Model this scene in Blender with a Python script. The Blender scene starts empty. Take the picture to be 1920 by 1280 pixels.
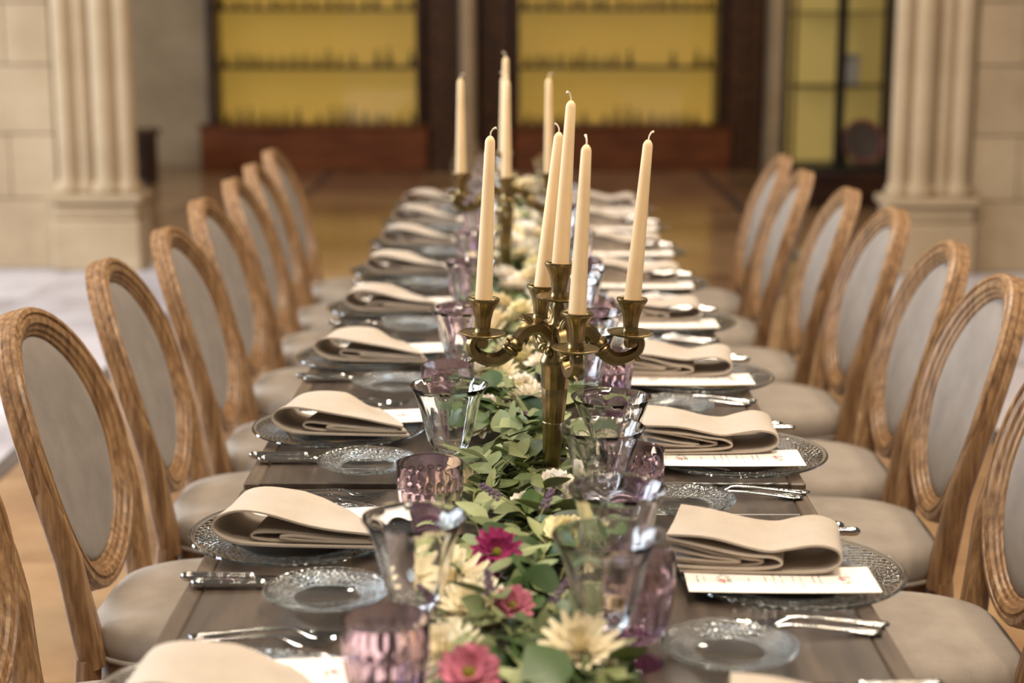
import bpy, math, random
import numpy as np
from mathutils import Vector, Matrix, Euler

R = math.radians
sc = bpy.context.scene
col = sc.collection
random.seed(7)

# ------------------------------------------------------------------ camera
TABLE_Z = 0.76
CAM_Z = 1.539
F_PX = 3100.0
PITCH = math.atan(630.0 / F_PX)
YAW = 8.0 / F_PX
cam_d = bpy.data.cameras.new('camera')
cam_d.sensor_width = 36.0
cam_d.lens = F_PX / 1920.0 * 36.0
cam_d.clip_start = 0.05
cam_d.clip_end = 100
cam_d.dof.use_dof = True
cam_d.dof.focus_distance = 2.62
cam_d.dof.aperture_fstop = 2.5
cam = bpy.data.objects.new('camera', cam_d)
col.objects.link(cam)
cam.location = (0, 0, CAM_Z)
cam.rotation_euler = (math.pi / 2 - PITCH, 0, YAW)
sc.camera = cam

# ------------------------------------------------------------------ light
world = bpy.data.worlds.new('world')
sc.world = world
world.use_nodes = True
bg = world.node_tree.nodes['Background']
bg.inputs[0].default_value = (1.0, 0.90, 0.78, 1)
bg.inputs[1].default_value = 0.14

def area(name, loc, target, sx, sy, energy, color):
    l = bpy.data.lights.new(name, 'AREA')
    l.shape = 'RECTANGLE'
    l.size, l.size_y = sx, sy
    l.energy = energy
    l.color = color
    o = bpy.data.objects.new(name, l)
    col.objects.link(o)
    o.location = loc
    d = Vector(target) - Vector(loc)
    o.rotation_euler = d.to_track_quat('-Z', 'Y').to_euler()
    return o

# tall windows of the hall, out of the frame on the left (cool daylight)
for wy in (2.2, 5.4, 8.4):
    area('window_light', (-7.5, wy, 3.1), (0, wy, 0.6), 1.5, 3.4, 370, (0.80, 0.89, 1.0))
# warm ceiling lamps: two soft fixtures over the table; rows of small unseen lights added to make the glass sparkle
for ly in (1.2, 4.6):
    area('ceiling_lamp', (0.6, ly, 4.6), (0.1, ly + 0.4, 0), 1.2, 0.6, 125, (1.0, 0.87, 0.71))
for lx in (-1.9, 2.1):
    for ly in (0.0, 2.6, 5.2, 7.8):
        area('sparkle_light', (lx, ly, 4.3), (lx * 0.2, ly + 0.5, 0), 0.16, 0.16, 30, (1.0, 0.84, 0.66))
for lx in (-2.4, 2.4):
    area('ceiling_lamp', (lx, 11.5, 4.6), (lx * .6, 14.0, 0.5), 1.2, 0.5, 45, (1.0, 0.82, 0.60))

sc.view_settings.view_transform = 'Standard'
sc.view_settings.look = 'None'
sc.view_settings.exposure = 0.0
sc.view_settings.gamma = 1.0
sc.view_settings.use_curve_mapping = False
cy = sc.cycles
cy.max_bounces = 16
cy.transmission_bounces = 14
cy.transparent_max_bounces = 8
cy.glossy_bounces = 6
cy.diffuse_bounces = 3
cy.sample_clamp_indirect = 20.0
cy.use_denoising = True

# ------------------------------------------------------------------ pixel helper
def ray(px, py):
    d = Vector(((px - 960) / F_PX, -(py - 640) / F_PX, -1.0))
    return cam.rotation_euler.to_matrix() @ d

def at(px, py, z):
    """point where the pixel's sight line meets the level z"""
    d = ray(px, py)
    t = (z - CAM_Z) / d.z
    return Vector((0, 0, CAM_Z)) + d * t

# ------------------------------------------------------------------ materials
def srgb(r, g, b):
    f = lambda c: (c / 255 / 12.92) if c <= 10 else ((c / 255 + 0.055) / 1.055) ** 2.4
    return (f(r), f(g), f(b), 1)

class NT:
    def __init__(self, name):
        self.m = bpy.data.materials.new(name)
        self.m.use_nodes = True
        self.t = self.m.node_tree
        self.b = self.t.nodes['Principled BSDF']
        self.out = self.t.nodes['Material Output']
    def n(self, kind, **kw):
        nd = self.t.nodes.new(kind)
        for k, v in kw.items():
            setattr(nd, k, v)
        return nd
    def l(self, a, b):
        self.t.links.new(a, b)
    def set(self, **kw):
        for k, v in kw.items():
            self.b.inputs[k.replace('_', ' ')].default_value = v
    def math(self, op, a, b=None, c=None):
        nd = self.n('ShaderNodeMath', operation=op)
        for i, v in enumerate((a, b, c)):
            if v is None:
                continue
            if isinstance(v, (int, float)):
                nd.inputs[i].default_value = v
            else:
                self.l(v, nd.inputs[i])
        return nd.outputs[0]
    def coords(self, kind='Object', scale=None):
        tc = self.n('ShaderNodeTexCoord')
        o = tc.outputs[kind]
        if scale is not None:
            mp = self.n('ShaderNodeMapping')
            mp.inputs['Scale'].default_value = scale
            self.l(o, mp.inputs['Vector'])
            o = mp.outputs['Vector']
        return o
    def noise(self, vec, scale=5.0, detail=4.0, rough=0.55):
        nd = self.n('ShaderNodeTexNoise')
        nd.inputs['Scale'].default_value = scale
        nd.inputs['Detail'].default_value = detail
        nd.inputs['Roughness'].default_value = rough
        if vec is not None:
            self.l(vec, nd.inputs['Vector'])
        return nd.outputs['Fac']
    def ramp(self, fac, stops):
        nd = self.n('ShaderNodeValToRGB')
        e = nd.color_ramp.elements
        while len(e) < len(stops):
            e.new(0.5)
        for i, (p, c) in enumerate(stops):
            e[i].position = p
            e[i].color = c
        self.l(fac, nd.inputs['Fac'])
        return nd.outputs['Color']
    def bump(self, height, strength=0.3, dist=0.002):
        nd = self.n('ShaderNodeBump')
        nd.inputs['Strength'].default_value = strength
        nd.inputs['Distance'].default_value = dist
        self.l(height, nd.inputs['Height'])
        self.l(nd.outputs['Normal'], self.b.inputs['Normal'])
        return nd

def mat_grain(name, dark, mid, light, scale, rough=0.45, bump=0.15, spec=0.4):
    k = NT(name)
    rnd = k.n('ShaderNodeObjectInfo').outputs['Random']
    v = k.coords('Object', scale)
    add = k.n('ShaderNodeVectorMath', operation='ADD')
    k.l(v, add.inputs[0]); k.l(k.math('MULTIPLY', rnd, 13.0), add.inputs[1])
    f = k.noise(add.outputs[0], 1.0, 6, 0.6)
    c = k.ramp(f, [(0.30, dark), (0.5, mid), (0.72, light)])
    k.l(c, k.b.inputs['Base Color'])
    k.set(Roughness=rough, Specular_IOR_Level=spec)
    k.bump(f, bump, 0.002)
    return k.m

def mat_fabric(name, c0, c1, weave=900.0, bump=0.25):
    k = NT(name)
    v = k.coords('Object')
    w1 = k.noise(v, weave, 2, 0.6)
    w2 = k.noise(v, 14.0, 4, 0.6)
    f = k.math('ADD', k.math('MULTIPLY', w1, 0.6), k.math('MULTIPLY', w2, 0.4))
    k.l(k.ramp(f, [(0.32, c0), (0.68, c1)]), k.b.inputs['Base Color'])
    k.set(Roughness=0.9, Specular_IOR_Level=0.15)
    k.b.inputs['Sheen Weight'].default_value = 0.15
    k.bump(w1, bump, 0.0008)
    return k.m

def mat_plain(name, c, rough=0.5, metal=0.0, spec=0.5, var=0.0, scale=30.0, bump=0.0, sss=0.0):
    k = NT(name)
    k.set(Roughness=rough, Metallic=metal, Specular_IOR_Level=spec)
    k.b.inputs['Base Color'].default_value = c
    if var or bump:
        f = k.noise(k.coords('Object'), scale, 4, 0.6)
        if var:
            lo = tuple(max(0, x * (1 - var)) for x in c[:3]) + (1,)
            hi = tuple(min(1, x * (1 + var)) for x in c[:3]) + (1,)
            k.l(k.ramp(f, [(0.3, lo), (0.7, hi)]), k.b.inputs['Base Color'])
        if bump:
            k.bump(f, bump, 0.002)
    if sss:
        k.b.inputs['Subsurface Weight'].default_value = sss
        k.b.inputs['Subsurface Radius'].default_value = (0.02, 0.012, 0.006)
        k.b.inputs['Subsurface Scale'].default_value = 0.5
    return k.m

def mat_leaf(name, c0, c1, rough=0.5):
    k = NT(name)
    rnd = k.n('ShaderNodeObjectInfo').outputs['Random']
    f = k.noise(k.coords('Object'), 60.0, 3, 0.5)
    g = k.math('ADD', k.math('MULTIPLY', rnd, 0.75), k.math('MULTIPLY', f, 0.25))
    k.l(k.ramp(g, [(0.1, c0), (0.9, c1)]), k.b.inputs['Base Color'])
    k.set(Roughness=rough, Specular_IOR_Level=0.35)
    k.b.inputs['Subsurface Weight'].default_value = 0.1
    k.b.inputs['Subsurface Radius'].default_value = (0.004, 0.006, 0.002)
    return k.m

def mat_glass(name, c, clear=0.45, pattern=None, ior=1.5):
    """clear=0: solid refracting glass; clear=1: thin pressed plate, light passes straight or mirrors off the relief"""
    k = NT(name)
    k.t.nodes.remove(k.b)
    if clear == 0:
        gl = k.n('ShaderNodeBsdfGlass')
        gl.inputs['Color'].default_value = c
        gl.inputs['Roughness'].default_value = 0.0
        gl.inputs['IOR'].default_value = ior
        k.l(gl.outputs[0], k.out.inputs['Surface'])
        nrm = [gl.inputs['Normal']]
    else:
        gl = k.n('ShaderNodeBsdfGlossy')
        gl.inputs['Roughness'].default_value = 0.02
        tr = k.n('ShaderNodeBsdfTransparent')
        tr.inputs['Color'].default_value = c
        mx = k.n('ShaderNodeMixShader')
        fr = k.n('ShaderNodeLayerWeight'); fr.inputs['Blend'].default_value = 0.5
        f0 = ((ior - 1) / (ior + 1)) ** 2
        f = k.math('ADD', k.math('MULTIPLY', k.math('POWER', fr.outputs['Facing'], 5.0), 1 - f0), f0)
        k.l(f, mx.inputs[0]); k.l(tr.outputs[0], mx.inputs[1]); k.l(gl.outputs[0], mx.inputs[2])
        k.l(mx.outputs[0], k.out.inputs['Surface'])
        nrm = [gl.inputs['Normal']]
    if pattern:
        r0, r1, rings, spokes = pattern
        tc = k.coords('Object')
        sep = k.n('ShaderNodeSeparateXYZ'); k.l(tc, sep.inputs[0])
        x, y = sep.outputs[0], sep.outputs[1]
        r = k.math('SQRT', k.math('ADD', k.math('MULTIPLY', x, x), k.math('MULTIPLY', y, y)))
        a = k.math('ARCTAN2', y, x)
        ring = k.math('SINE', k.math('MULTIPLY', r, rings))
        spoke = k.math('SINE', k.math('MULTIPLY', a, spokes))
        h = k.math('MULTIPLY', ring, spoke)
        leafw = k.math('SINE', k.math('ADD', k.math('MULTIPLY', a, spokes / 6.0), k.math('MULTIPLY', ring, 0.8)))
        h = k.math('ADD', h, k.math('MULTIPLY', leafw, 0.8))
        band = k.math('MULTIPLY', k.math('GREATER_THAN', r, r0), k.math('LESS_THAN', r, r1))
        h = k.math('MULTIPLY', h, band)
        nd = k.n('ShaderNodeBump')
        nd.inputs['Strength'].default_value = 0.8
        nd.inputs['Distance'].default_value = 0.0014
        k.l(h, nd.inputs['Height'])
        for q in nrm: k.l(nd.outputs['Normal'], q)
    return k.m

M = {}
M['chair_wood'] = mat_grain('chair_wood', srgb(98, 71, 47), srgb(138, 104, 71), srgb(176, 141, 101), (85, 85, 8), 0.40, 0.2)
M['linen_seat'] = mat_fabric('linen_seat', srgb(130, 119, 108), srgb(162, 150, 137))
M['linen_back'] = mat_fabric('linen_back', srgb(112, 102, 94), srgb(146, 135, 125))
M['napkin'] = mat_fabric('napkin_linen', srgb(168, 154, 138), srgb(198, 183, 166), 700.0, 0.2)
M['table'] = mat_grain('table_wood', srgb(46, 39, 33), srgb(72, 61, 52), srgb(96, 83, 70), (26, 2.2, 26), 0.33, 0.10, 0.5)
M['table_edge'] = mat_grain('table_edge', srgb(62, 51, 42), srgb(90, 75, 61), srgb(118, 100, 82), (30, 3, 30), 0.42, 0.2)
M['glass'] = mat_glass('clear_glass', (1, 1, 1, 1), 0)
M['glass_charger'] = mat_glass('pressed_glass', (0.99, 1.0, 0.995, 1), 0, (0.100, 0.152, 520.0, 60.0), 1.5)
M['glass_bread'] = mat_glass('pressed_glass_small', (0.99, 1.0, 0.995, 1), 0, (0.044, 0.076, 640.0, 44.0), 1.5)
M['glass_purple'] = mat_glass('amethyst_glass', (0.955, 0.89, 0.94, 1), 0)
M['foot_clear'] = mat_glass('thin_clear_glass', (0.97, 0.97, 0.97, 1), 1, None, 1.6)
M['foot_purple'] = mat_glass('thin_amethyst_glass', (0.86, 0.62, 0.80, 1), 1, None, 1.6)
M['silver'] = mat_plain('silver', (0.56, 0.55, 0.53, 1), 0.07, 1.0)
M['silver_ornate'] = mat_plain('silver_ornate', (0.50, 0.48, 0.46, 1), 0.09, 1.0, bump=0.35, scale=140)
M['brass'] = mat_plain('antique_brass', srgb(144, 124, 84), 0.30, 1.0, var=0.28, scale=40, bump=0.08)
M['wax'] = mat_plain('candle_wax', srgb(240, 210, 164), 0.5, 0, 0.35, var=0.03, scale=20, sss=0.35)
M['wick'] = mat_plain('wick', srgb(236, 218, 190), 0.8)
M['euc'] = mat_leaf('eucalyptus_leaf', srgb(84, 97, 58), srgb(156, 162, 112))
M['dark_leaf'] = mat_leaf('dark_leaf', srgb(40, 60, 30), srgb(76, 98, 52), 0.4)
M['stem'] = mat_plain('stem', srgb(126, 122, 66), 0.6)
M['white_petal'] = mat_plain('white_petal', srgb(246, 236, 220), 0.6, 0, 0.3, sss=0.2)
M['cream_petal'] = mat_plain('cream_petal', srgb(244, 230, 196), 0.6, 0, 0.3, sss=0.2)
M['yellow_petal'] = mat_plain('yellow_petal', srgb(244, 232, 190), 0.6, 0, 0.3, sss=0.2)
M['magenta_petal'] = mat_plain('magenta_petal', srgb(160, 50, 104), 0.55, 0, 0.3, var=0.2, scale=80)
M['pink_petal'] = mat_plain('pink_petal', srgb(206, 120, 140), 0.55, 0, 0.3, var=0.12, scale=80)
M['flower_eye'] = mat_plain('flower_eye', srgb(128, 122, 44), 0.8, 0, 0.2, var=0.25, scale=500, bump=0.8)
M['lavender'] = mat_plain('lavender', srgb(122, 100, 118), 0.8, 0, 0.2, var=0.3, scale=200)

def stone(name, c0, c1, c2):
    k = NT(name)
    rnd = k.n('ShaderNodeObjectInfo').outputs['Random']
    v = k.coords('Object')
    a = k.noise(v, 2.2, 6, 0.6)
    b = k.noise(v, 40.0, 4, 0.6)
    f = k.math('ADD', k.math('MULTIPLY', a, 0.6), k.math('MULTIPLY', b, 0.2))
    f = k.math('ADD', f, k.math('ADD', k.math('MULTIPLY', rnd, 0.10), 0.06))
    k.l(k.ramp(f, [(0.3, c0), (0.52, c1), (0.75, c2)]), k.b.inputs['Base Color'])
    k.set(Roughness=0.8, Specular_IOR_Level=0.3)
    k.bump(b, 0.25, 0.004)
    return k.m
M['stone'] = stone('limestone', srgb(150, 128, 100), srgb(172, 149, 118), srgb(190, 168, 138))
M['stone_dark'] = mat_plain('limestone_core', srgb(138, 119, 96), 0.9)

def floor_mat(name, c0, c1, c2, rough):
    k = NT(name)
    rnd = k.n('ShaderNodeObjectInfo').outputs['Random']
    v = k.coords('Object')
    add = k.n('ShaderNodeVectorMath', operation='ADD')
    k.l(v, add.inputs[0]); k.l(k.math('MULTIPLY', rnd, 31.0), add.inputs[1])
    a = k.noise(add.outputs[0], 2.6, 7, 0.62)
    f = k.math('ADD', k.math('MULTIPLY', a, 0.75), k.math('MULTIPLY', rnd, 0.25))
    k.l(k.ramp(f, [(0.3, c0), (0.5, c1), (0.72, c2)]), k.b.inputs['Base Color'])
    k.set(Roughness=rough, Specular_IOR_Level=0.5)
    return k.m
M['floor_warm'] = floor_mat('ochre_and_shaded_marble', srgb(118, 86, 62), srgb(152, 116, 82), srgb(176, 142, 104), 0.16)
M['floor_cool'] = floor_mat('pale_marble', srgb(158, 152, 158), srgb(204, 198, 204), srgb(226, 221, 225), 0.2)
M['floor_joint'] = mat_plain('floor_joint', srgb(96, 84, 76), 0.6)
M['floor_dark'] = mat_plain('dark_marble', srgb(74, 66, 66), 0.25, var=0.3, scale=6)
M['cab_wood'] = mat_grain('cabinet_wood', srgb(30, 16, 8), srgb(50, 27, 13), srgb(74, 42, 20), (3, 3, 12), 0.4, 0.15)
M['carved'] = mat_grain('carved_wood', srgb(32, 17, 8), srgb(62, 34, 15), srgb(120, 76, 34), (26, 26, 20), 0.45, 0.8)
M['plinth_wood'] = mat_grain('plinth_wood', srgb(74, 36, 16), srgb(104, 54, 25), srgb(126, 70, 34), (2, 8, 14), 0.35, 0.1)
M['black'] = mat_plain('black_metal', srgb(14, 11, 10), 0.4)
M['bottle'] = mat_plain('bottle_glass', srgb(112, 90, 34), 0.25)

def lit_panel(name, c, strength):
    k = NT(name)
    k.b.inputs['Base Color'].default_value = c
    k.b.inputs['Emission Color'].default_value = c
    k.b.inputs['Emission Strength'].default_value = strength
    k.set(Roughness=0.7)
    return k.m
M['yellow_panel'] = lit_panel('backlit_yellow_panel', srgb(206, 166, 74), 0.42)
M['pale_panel'] = lit_panel('backlit_pale_panel', srgb(196, 168, 92), 0.27)
k = NT('thin_pane')
k.b.inputs['Base Color'].default_value = (1, 1, 1, 1)
k.set(Roughness=0.0, IOR=1.45); k.b.inputs['Transmission Weight'].default_value = 1.0
M['pane'] = k.m

def card_mat():
    k = NT('printed_card')
    tc = k.coords('Object')
    sep = k.n('ShaderNodeSeparateXYZ'); k.l(tc, sep.inputs[0])
    x, y = sep.outputs[0], sep.outputs[1]
    def band(a, lo, hi):
        return k.math('MULTIPLY', k.math('GREATER_THAN', a, lo), k.math('LESS_THAN', a, hi))
    nz = k.noise(tc, 420.0, 1, 0.5)
    letters = k.math('GREATER_THAN', nz, 0.50)
    ink = None
    # text rows cross the card; (position along the card, half length of the row)
    for px, hw in ((0.112, 0.016), (0.103, 0.012), (0.043, 0.010), (0.020, 0.020), (0.008, 0.034), (-0.002, 0.034),
                   (-0.018, 0.018), (-0.028, 0.030), (-0.045, 0.020), (-0.054, 0.028)):
        s = k.math('MULTIPLY', band(x, px - 0.0011, px + 0.0011), band(y, -hw, hw))
        ink = s if ink is None else k.math('MAXIMUM', ink, s)
    ink = k.math('MULTIPLY', ink, letters)
    def disc(cx, cy, rx, ry):
        dx = k.math('DIVIDE', k.math('SUBTRACT', x, cx), rx)
        dy = k.math('DIVIDE', k.math('SUBTRACT', y, cy), ry)
        return k.math('LESS_THAN', k.math('ADD', k.math('MULTIPLY', dx, dx), k.math('MULTIPLY', dy, dy)), 1.0)
    n2 = k.noise(tc, 330.0, 2, 0.6)
    leaves = k.math('MULTIPLY', k.math('MAXIMUM', disc(0.076, 0, 0.011, 0.020), disc(-0.088, 0, 0.010, 0.022)),
                    k.math('GREATER_THAN', n2, 0.53))
    pink = k.math('MULTIPLY', k.math('MAXIMUM', disc(0.079, 0.006, 0.005, 0.006), disc(-0.086, -0.004, 0.005, 0.006)),
                  k.math('GREATER_THAN', n2, 0.40))
    def mix(f, a, b):
        nd = k.n('ShaderNodeMix', data_type='RGBA')
        k.l(f, nd.inputs['Factor'])
        if isinstance(a, tuple): nd.inputs['A'].default_value = a
        else: k.l(a, nd.inputs['A'])
        nd.inputs['B'].default_value = b
        return nd.outputs['Result']
    c = mix(ink, srgb(250, 238, 226), srgb(120, 110, 106))
    c = mix(leaves, c, srgb(70, 96, 84))
    c = mix(pink, c, srgb(206, 130, 130))
    k.l(c, k.b.inputs['Base Color'])
    k.set(Roughness=0.7, Specular_IOR_Level=0.25)
    return k.m
M['card'] = card_mat()

# ------------------------------------------------------------------ mesh helpers
def mk(name, verts, faces, mat, smooth=True, angle=None):
    me = bpy.data.meshes.new(name)
    me.from_pydata([tuple(v) for v in verts], [], faces)
    me.materials.append(M[mat] if isinstance(mat, str) else mat)
    if smooth:
        me.polygons.foreach_set('use_smooth', [True] * len(me.polygons))
        if angle:
            me.set_sharp_from_angle(angle=R(angle))
    me.update()
    return me

def ob(name, me, parent=None, loc=(0, 0, 0), rot=(0, 0, 0), scale=None):
    o = bpy.data.objects.new(name, me)
    col.objects.link(o)
    o.location = loc
    o.rotation_euler = rot
    if scale: o.scale = scale
    if parent: o.parent = parent
    return o

def empty(name, loc=(0, 0, 0), rot=(0, 0, 0)):
    o = bpy.data.objects.new(name, None)
    o.empty_display_size = 0.05
    col.objects.link(o)
    o.location = loc
    o.rotation_euler = rot
    return o

def tag(o, label=None, cat=None, group=None, kind=None):
    if label: o['label'] = label
    if cat: o['category'] = cat
    if group: o['group'] = group
    if kind: o['kind'] = kind
    return o

def copy_tree(o, parent=None):
    c = o.copy()
    col.objects.link(c)
    c.parent = parent
    for ch in o.children:
        copy_tree(ch, c)
    return c

class Geo:
    """collects shapes that belong to one part"""
    def __init__(self): self.v, self.f = [], []
    def add(self, verts, faces):
        n = len(self.v)
        self.v += [Vector(p) for p in verts]
        self.f += [tuple(i + n for i in fc) for fc in faces]
        return self
    def box(self, x0, x1, y0, y1, z0, z1, bev=0.0):
        if bev <= 0:
            v = [(x, y, z) for x in (x0, x1) for y in (y0, y1) for z in (z0, z1)]
            f = [(0, 1, 3, 2), (4, 6, 7, 5), (0, 4, 5, 1), (2, 3, 7, 6), (0, 2, 6, 4), (1, 5, 7, 3)]
            return self.add(v, f)
        b = bev
        rings = []
        def rect(i, z):
            return [(x0 + i, y0 + b, z), (x0 + b, y0 + i, z), (x1 - b, y0 + i, z), (x1 - i, y0 + b, z),
                    (x1 - i, y1 - b, z), (x1 - b, y1 - i, z), (x0 + b, y1 - i, z), (x0 + i, y1 - b, z)]
        rings = [rect(b, z0), rect(0, z0 + b), rect(0, z1 - b), rect(b, z1)]
        v = [p for r_ in rings for p in r_]
        f = []
        for k_ in range(3):
            for i in range(8):
                j = (i + 1) % 8
                f.append((k_ * 8 + i, k_ * 8 + j, k_ * 8 + 8 + j, k_ * 8 + 8 + i))
        f.append(tuple(range(7, -1, -1))); f.append(tuple(range(24, 32)))
        return self.add(v, f)
    def lathe(self, prof, n=32, mod=None, loc=(0, 0, 0), mtx=None):
        v, f, idx = [], [], []
        for k_, (r, z) in enumerate(prof):
            if r < 1e-6:
                idx.append([len(v)]); v.append(Vector((0, 0, z)))
            else:
                row = []
                for i in range(n):
                    a = 2 * math.pi * i / n
                    rr = r * (mod(k_, a) if mod else 1.0)
                    row.append(len(v)); v.append(Vector((rr * math.cos(a), rr * math.sin(a), z)))
                idx.append(row)
        for a, b in zip(idx[:-1], idx[1:]):
            if len(a) == 1 and len(b) == 1: continue
            for i in range(n):
                j = (i + 1) % n
                if len(a) == 1: f.append((a[0], b[j], b[i]))
                elif len(b) == 1: f.append((a[i], a[j], b[0]))
                else: f.append((a[i], a[j], b[j], b[i]))
        if mtx is not None: v = [mtx @ p for p in v]
        v = [p + Vector(loc) for p in v]
        return self.add(v, f)
    def tube(self, pts, rad, n=10, lobes=0, amp=0.0, flat=1.0):
        pts = [Vector(p) for p in pts]
        N = len(pts)
        if not hasattr(rad, '__len__'): rad = [rad] * N
        tang = []
        for i in range(N):
            t = pts[min(i + 1, N - 1)] - pts[max(i - 1, 0)]
            tang.append(t.normalized())
        ref = Vector((0, 0, 1)) if abs(tang[0].z) < 0.9 else Vector((1, 0, 0))
        u = (ref - tang[0] * ref.dot(tang[0])).normalized()
        v, f = [], []
        for i in range(N):
            u = (u - tang[i] * u.dot(tang[i])).normalized()
            w = tang[i].cross(u)
            for k_ in range(n):
                a = 2 * math.pi * k_ / n
                r = rad[i] * (1 + amp * math.cos(lobes * a))
                v.append(pts[i] + u * (r * math.cos(a) * flat) + w * (r * math.sin(a)))
        for i in range(N - 1):
            for k_ in range(n):
                j = (k_ + 1) % n
                f.append((i * n + k_, i * n + j, i * n + n + j, i * n + n + k_))
        f.append(tuple(range(n - 1, -1, -1)))
        f.append(tuple(range((N - 1) * n, N * n)))
        return self.add(v, f)
    def mesh(self, name, mat, smooth=True, angle=40):
        return mk(name, self.v, self.f, mat, smooth, angle)

def spline(ctrl, n):
    """Catmull-Rom through tuples of any dimension"""
    c = [np.array(p, float) for p in ctrl]
    c = [2 * c[0] - c[1]] + c + [2 * c[-1] - c[-2]]
    out = []
    segs = len(c) - 3
    for i in range(n):
        t = i / (n - 1) * segs
        k_ = min(int(t), segs - 1)
        t -= k_
        p0, p1, p2, p3 = c[k_:k_ + 4]
        out.append(0.5 * ((2 * p1) + (-p0 + p2) * t + (2 * p0 - 5 * p1 + 4 * p2 - p3) * t * t + (-p0 + 3 * p1 - 3 * p2 + p3) * t ** 3))
    return out

ORD = ['first', 'second', 'third', 'fourth', 'fifth', 'sixth', 'seventh', 'eighth', 'ninth', 'tenth']
SIDE = {-1: 'away from vitrine', 1: 'vitrine side'}

# ------------------------------------------------------------------ floor
fl = Geo().box(-9, 9, -2.5, 18, -0.06, -0.006)
tag(ob('floor', fl.mesh('floor', 'floor_joint', False)), kind='structure')
floor = bpy.data.objects['floor']
S = 0.855
slab_w = Geo().box(-S / 2 + .002, S / 2 - .002, -S / 2 + .002, S / 2 - .002, -0.02, 0, 0.001).mesh('floor_slab', 'floor_warm', False)
slab_c = Geo().box(-S / 2 + .002, S / 2 - .002, -S / 2 + .002, S / 2 - .002, -0.02, 0, 0.001).mesh('floor_slab', 'floor_cool', False)
for j in range(20):
    y = 0.6 + S * j
    for i in range(4):
        ob('floor_slab', slab_w, floor, (-1.5 * S + i * S, y, 0))
    for s in (-1, 1):
        for i in range(4):
            ob('floor_slab', slab_c if y < 10.3 else slab_w, floor, (s * (2 * S + 0.07 + S * (i + 0.5)), y, 0))  # beyond the piers, ochre slabs put shade into the pale floor's colour
for n_, s in ((1, -1), (2, 1)):
    b = Geo().box(-0.033, 0.033, 0.17, 17.2, -0.02, 0.0005)
    tag(ob('trim_%d' % n_, b.mesh('floor_border', 'floor_dark', False), None, (s * (2 * S + 0.035), 0, 0)), kind='structure')

# ------------------------------------------------------------------ walls and piers
wb = tag(ob('wall_back', Geo().box(-6, 6, 16.35, 16.7, -0.02, 4.2).mesh('wall_back', 'stone', False)), kind='structure')

def pier(name, x_in, s, y0):
    """stone pier: ashlar face with a cluster of engaged shafts at its inner edge; s=-1 left, 1 right"""
    X = lambda d: x_in + s * d           # d = distance outwards from the inner edge
    def bx(g, d0, d1, ya, yb, za, zb, bev=0.0):
        a, b = sorted((X(d0), X(d1)))
        return g.box(a, b, ya, yb, za, zb, bev)
    core = bx(Geo(), 0.06, 3.2, y0 + 0.06, y0 + 0.22, -0.01, 4.2)
    w = tag(ob(name, core.mesh(name, 'stone_dark', False)), kind='structure')
    # ashlar blocks
    z = 0.0
    row = 0
    while z < 2.3:
        h = (0.42, 0.38, 0.40, 0.36)[row % 4]
        d = 0.47
        k_ = 0
        while d < 3.2:
            L = (0.50, 0.62, 0.44, 0.56)[(row * 2 + k_) % 4] if not (k_ == 0 and row % 2) else 0.27
            g = bx(Geo(), d + .003, min(d + L, 3.2) - .003, y0 + random.uniform(-.004, .004), y0 + 0.08, z + .003, z + h - .003, 0.004)
            ob('stone_block', g.mesh('stone_block', 'stone', False), w)
            d += L; k_ += 1
        z += h; row += 1
    # shafts
    for d, r in ((0.055, 0.055), (0.175, 0.075), (0.30, 0.05), (0.40, 0.066)):
        g = Geo().lathe([(r * 1.25, 0.44), (r * 1.45, 0.47), (r * 1.3, 0.50), (r * 1.05, 0.52), (r, 0.55), (r, 4.2), (0, 4.2)], 20)
        ob('shaft', g.mesh('shaft', 'stone'), w, (X(d), y0 + 0.03, 0))
    for d0, d1, za, zb, pr in ((-0.03, 0.49, 0.0, 0.30, 0.11), (-0.015, 0.48, 0.30, 0.40, 0.085), (-0.045, 0.50, 0.40, 0.45, 0.12)):
        g = bx(Geo(), d0, d1, y0 - pr, y0 + 0.2, za, zb, 0.012)
        ob('base_moulding', g.mesh('base_moulding', 'stone', False), w)
    return w
pier('wall_left', -2.24, -1, 9.75)
pier('wall_right', 2.17, 1, 9.6)

# ------------------------------------------------------------------ lit display cabinets on the back wall
CY = 15.7
def bottle_mesh():
    return Geo().lathe([(0, 0), (.024, 0), (.026, .004), (.026, .055), (.022, .068), (.010, .078), (.009, .098), (.0125, .100), (.0125, .112), (0, .114)], 12).mesh('bottle', 'bottle')
bottle_me = bottle_mesh()
bottle2_me = Geo().lathe([(0, 0), (.030, 0), (.032, .006), (.030, .05), (.014, .085), (.012, .13), (.017, .134), (.017, .145), (0, .147)], 12).mesh('bottle', 'bottle')
SHELF_Z = (0.44, 0.975, 1.51)
SHN = ('bottom', 'middle', 'upper')

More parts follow.
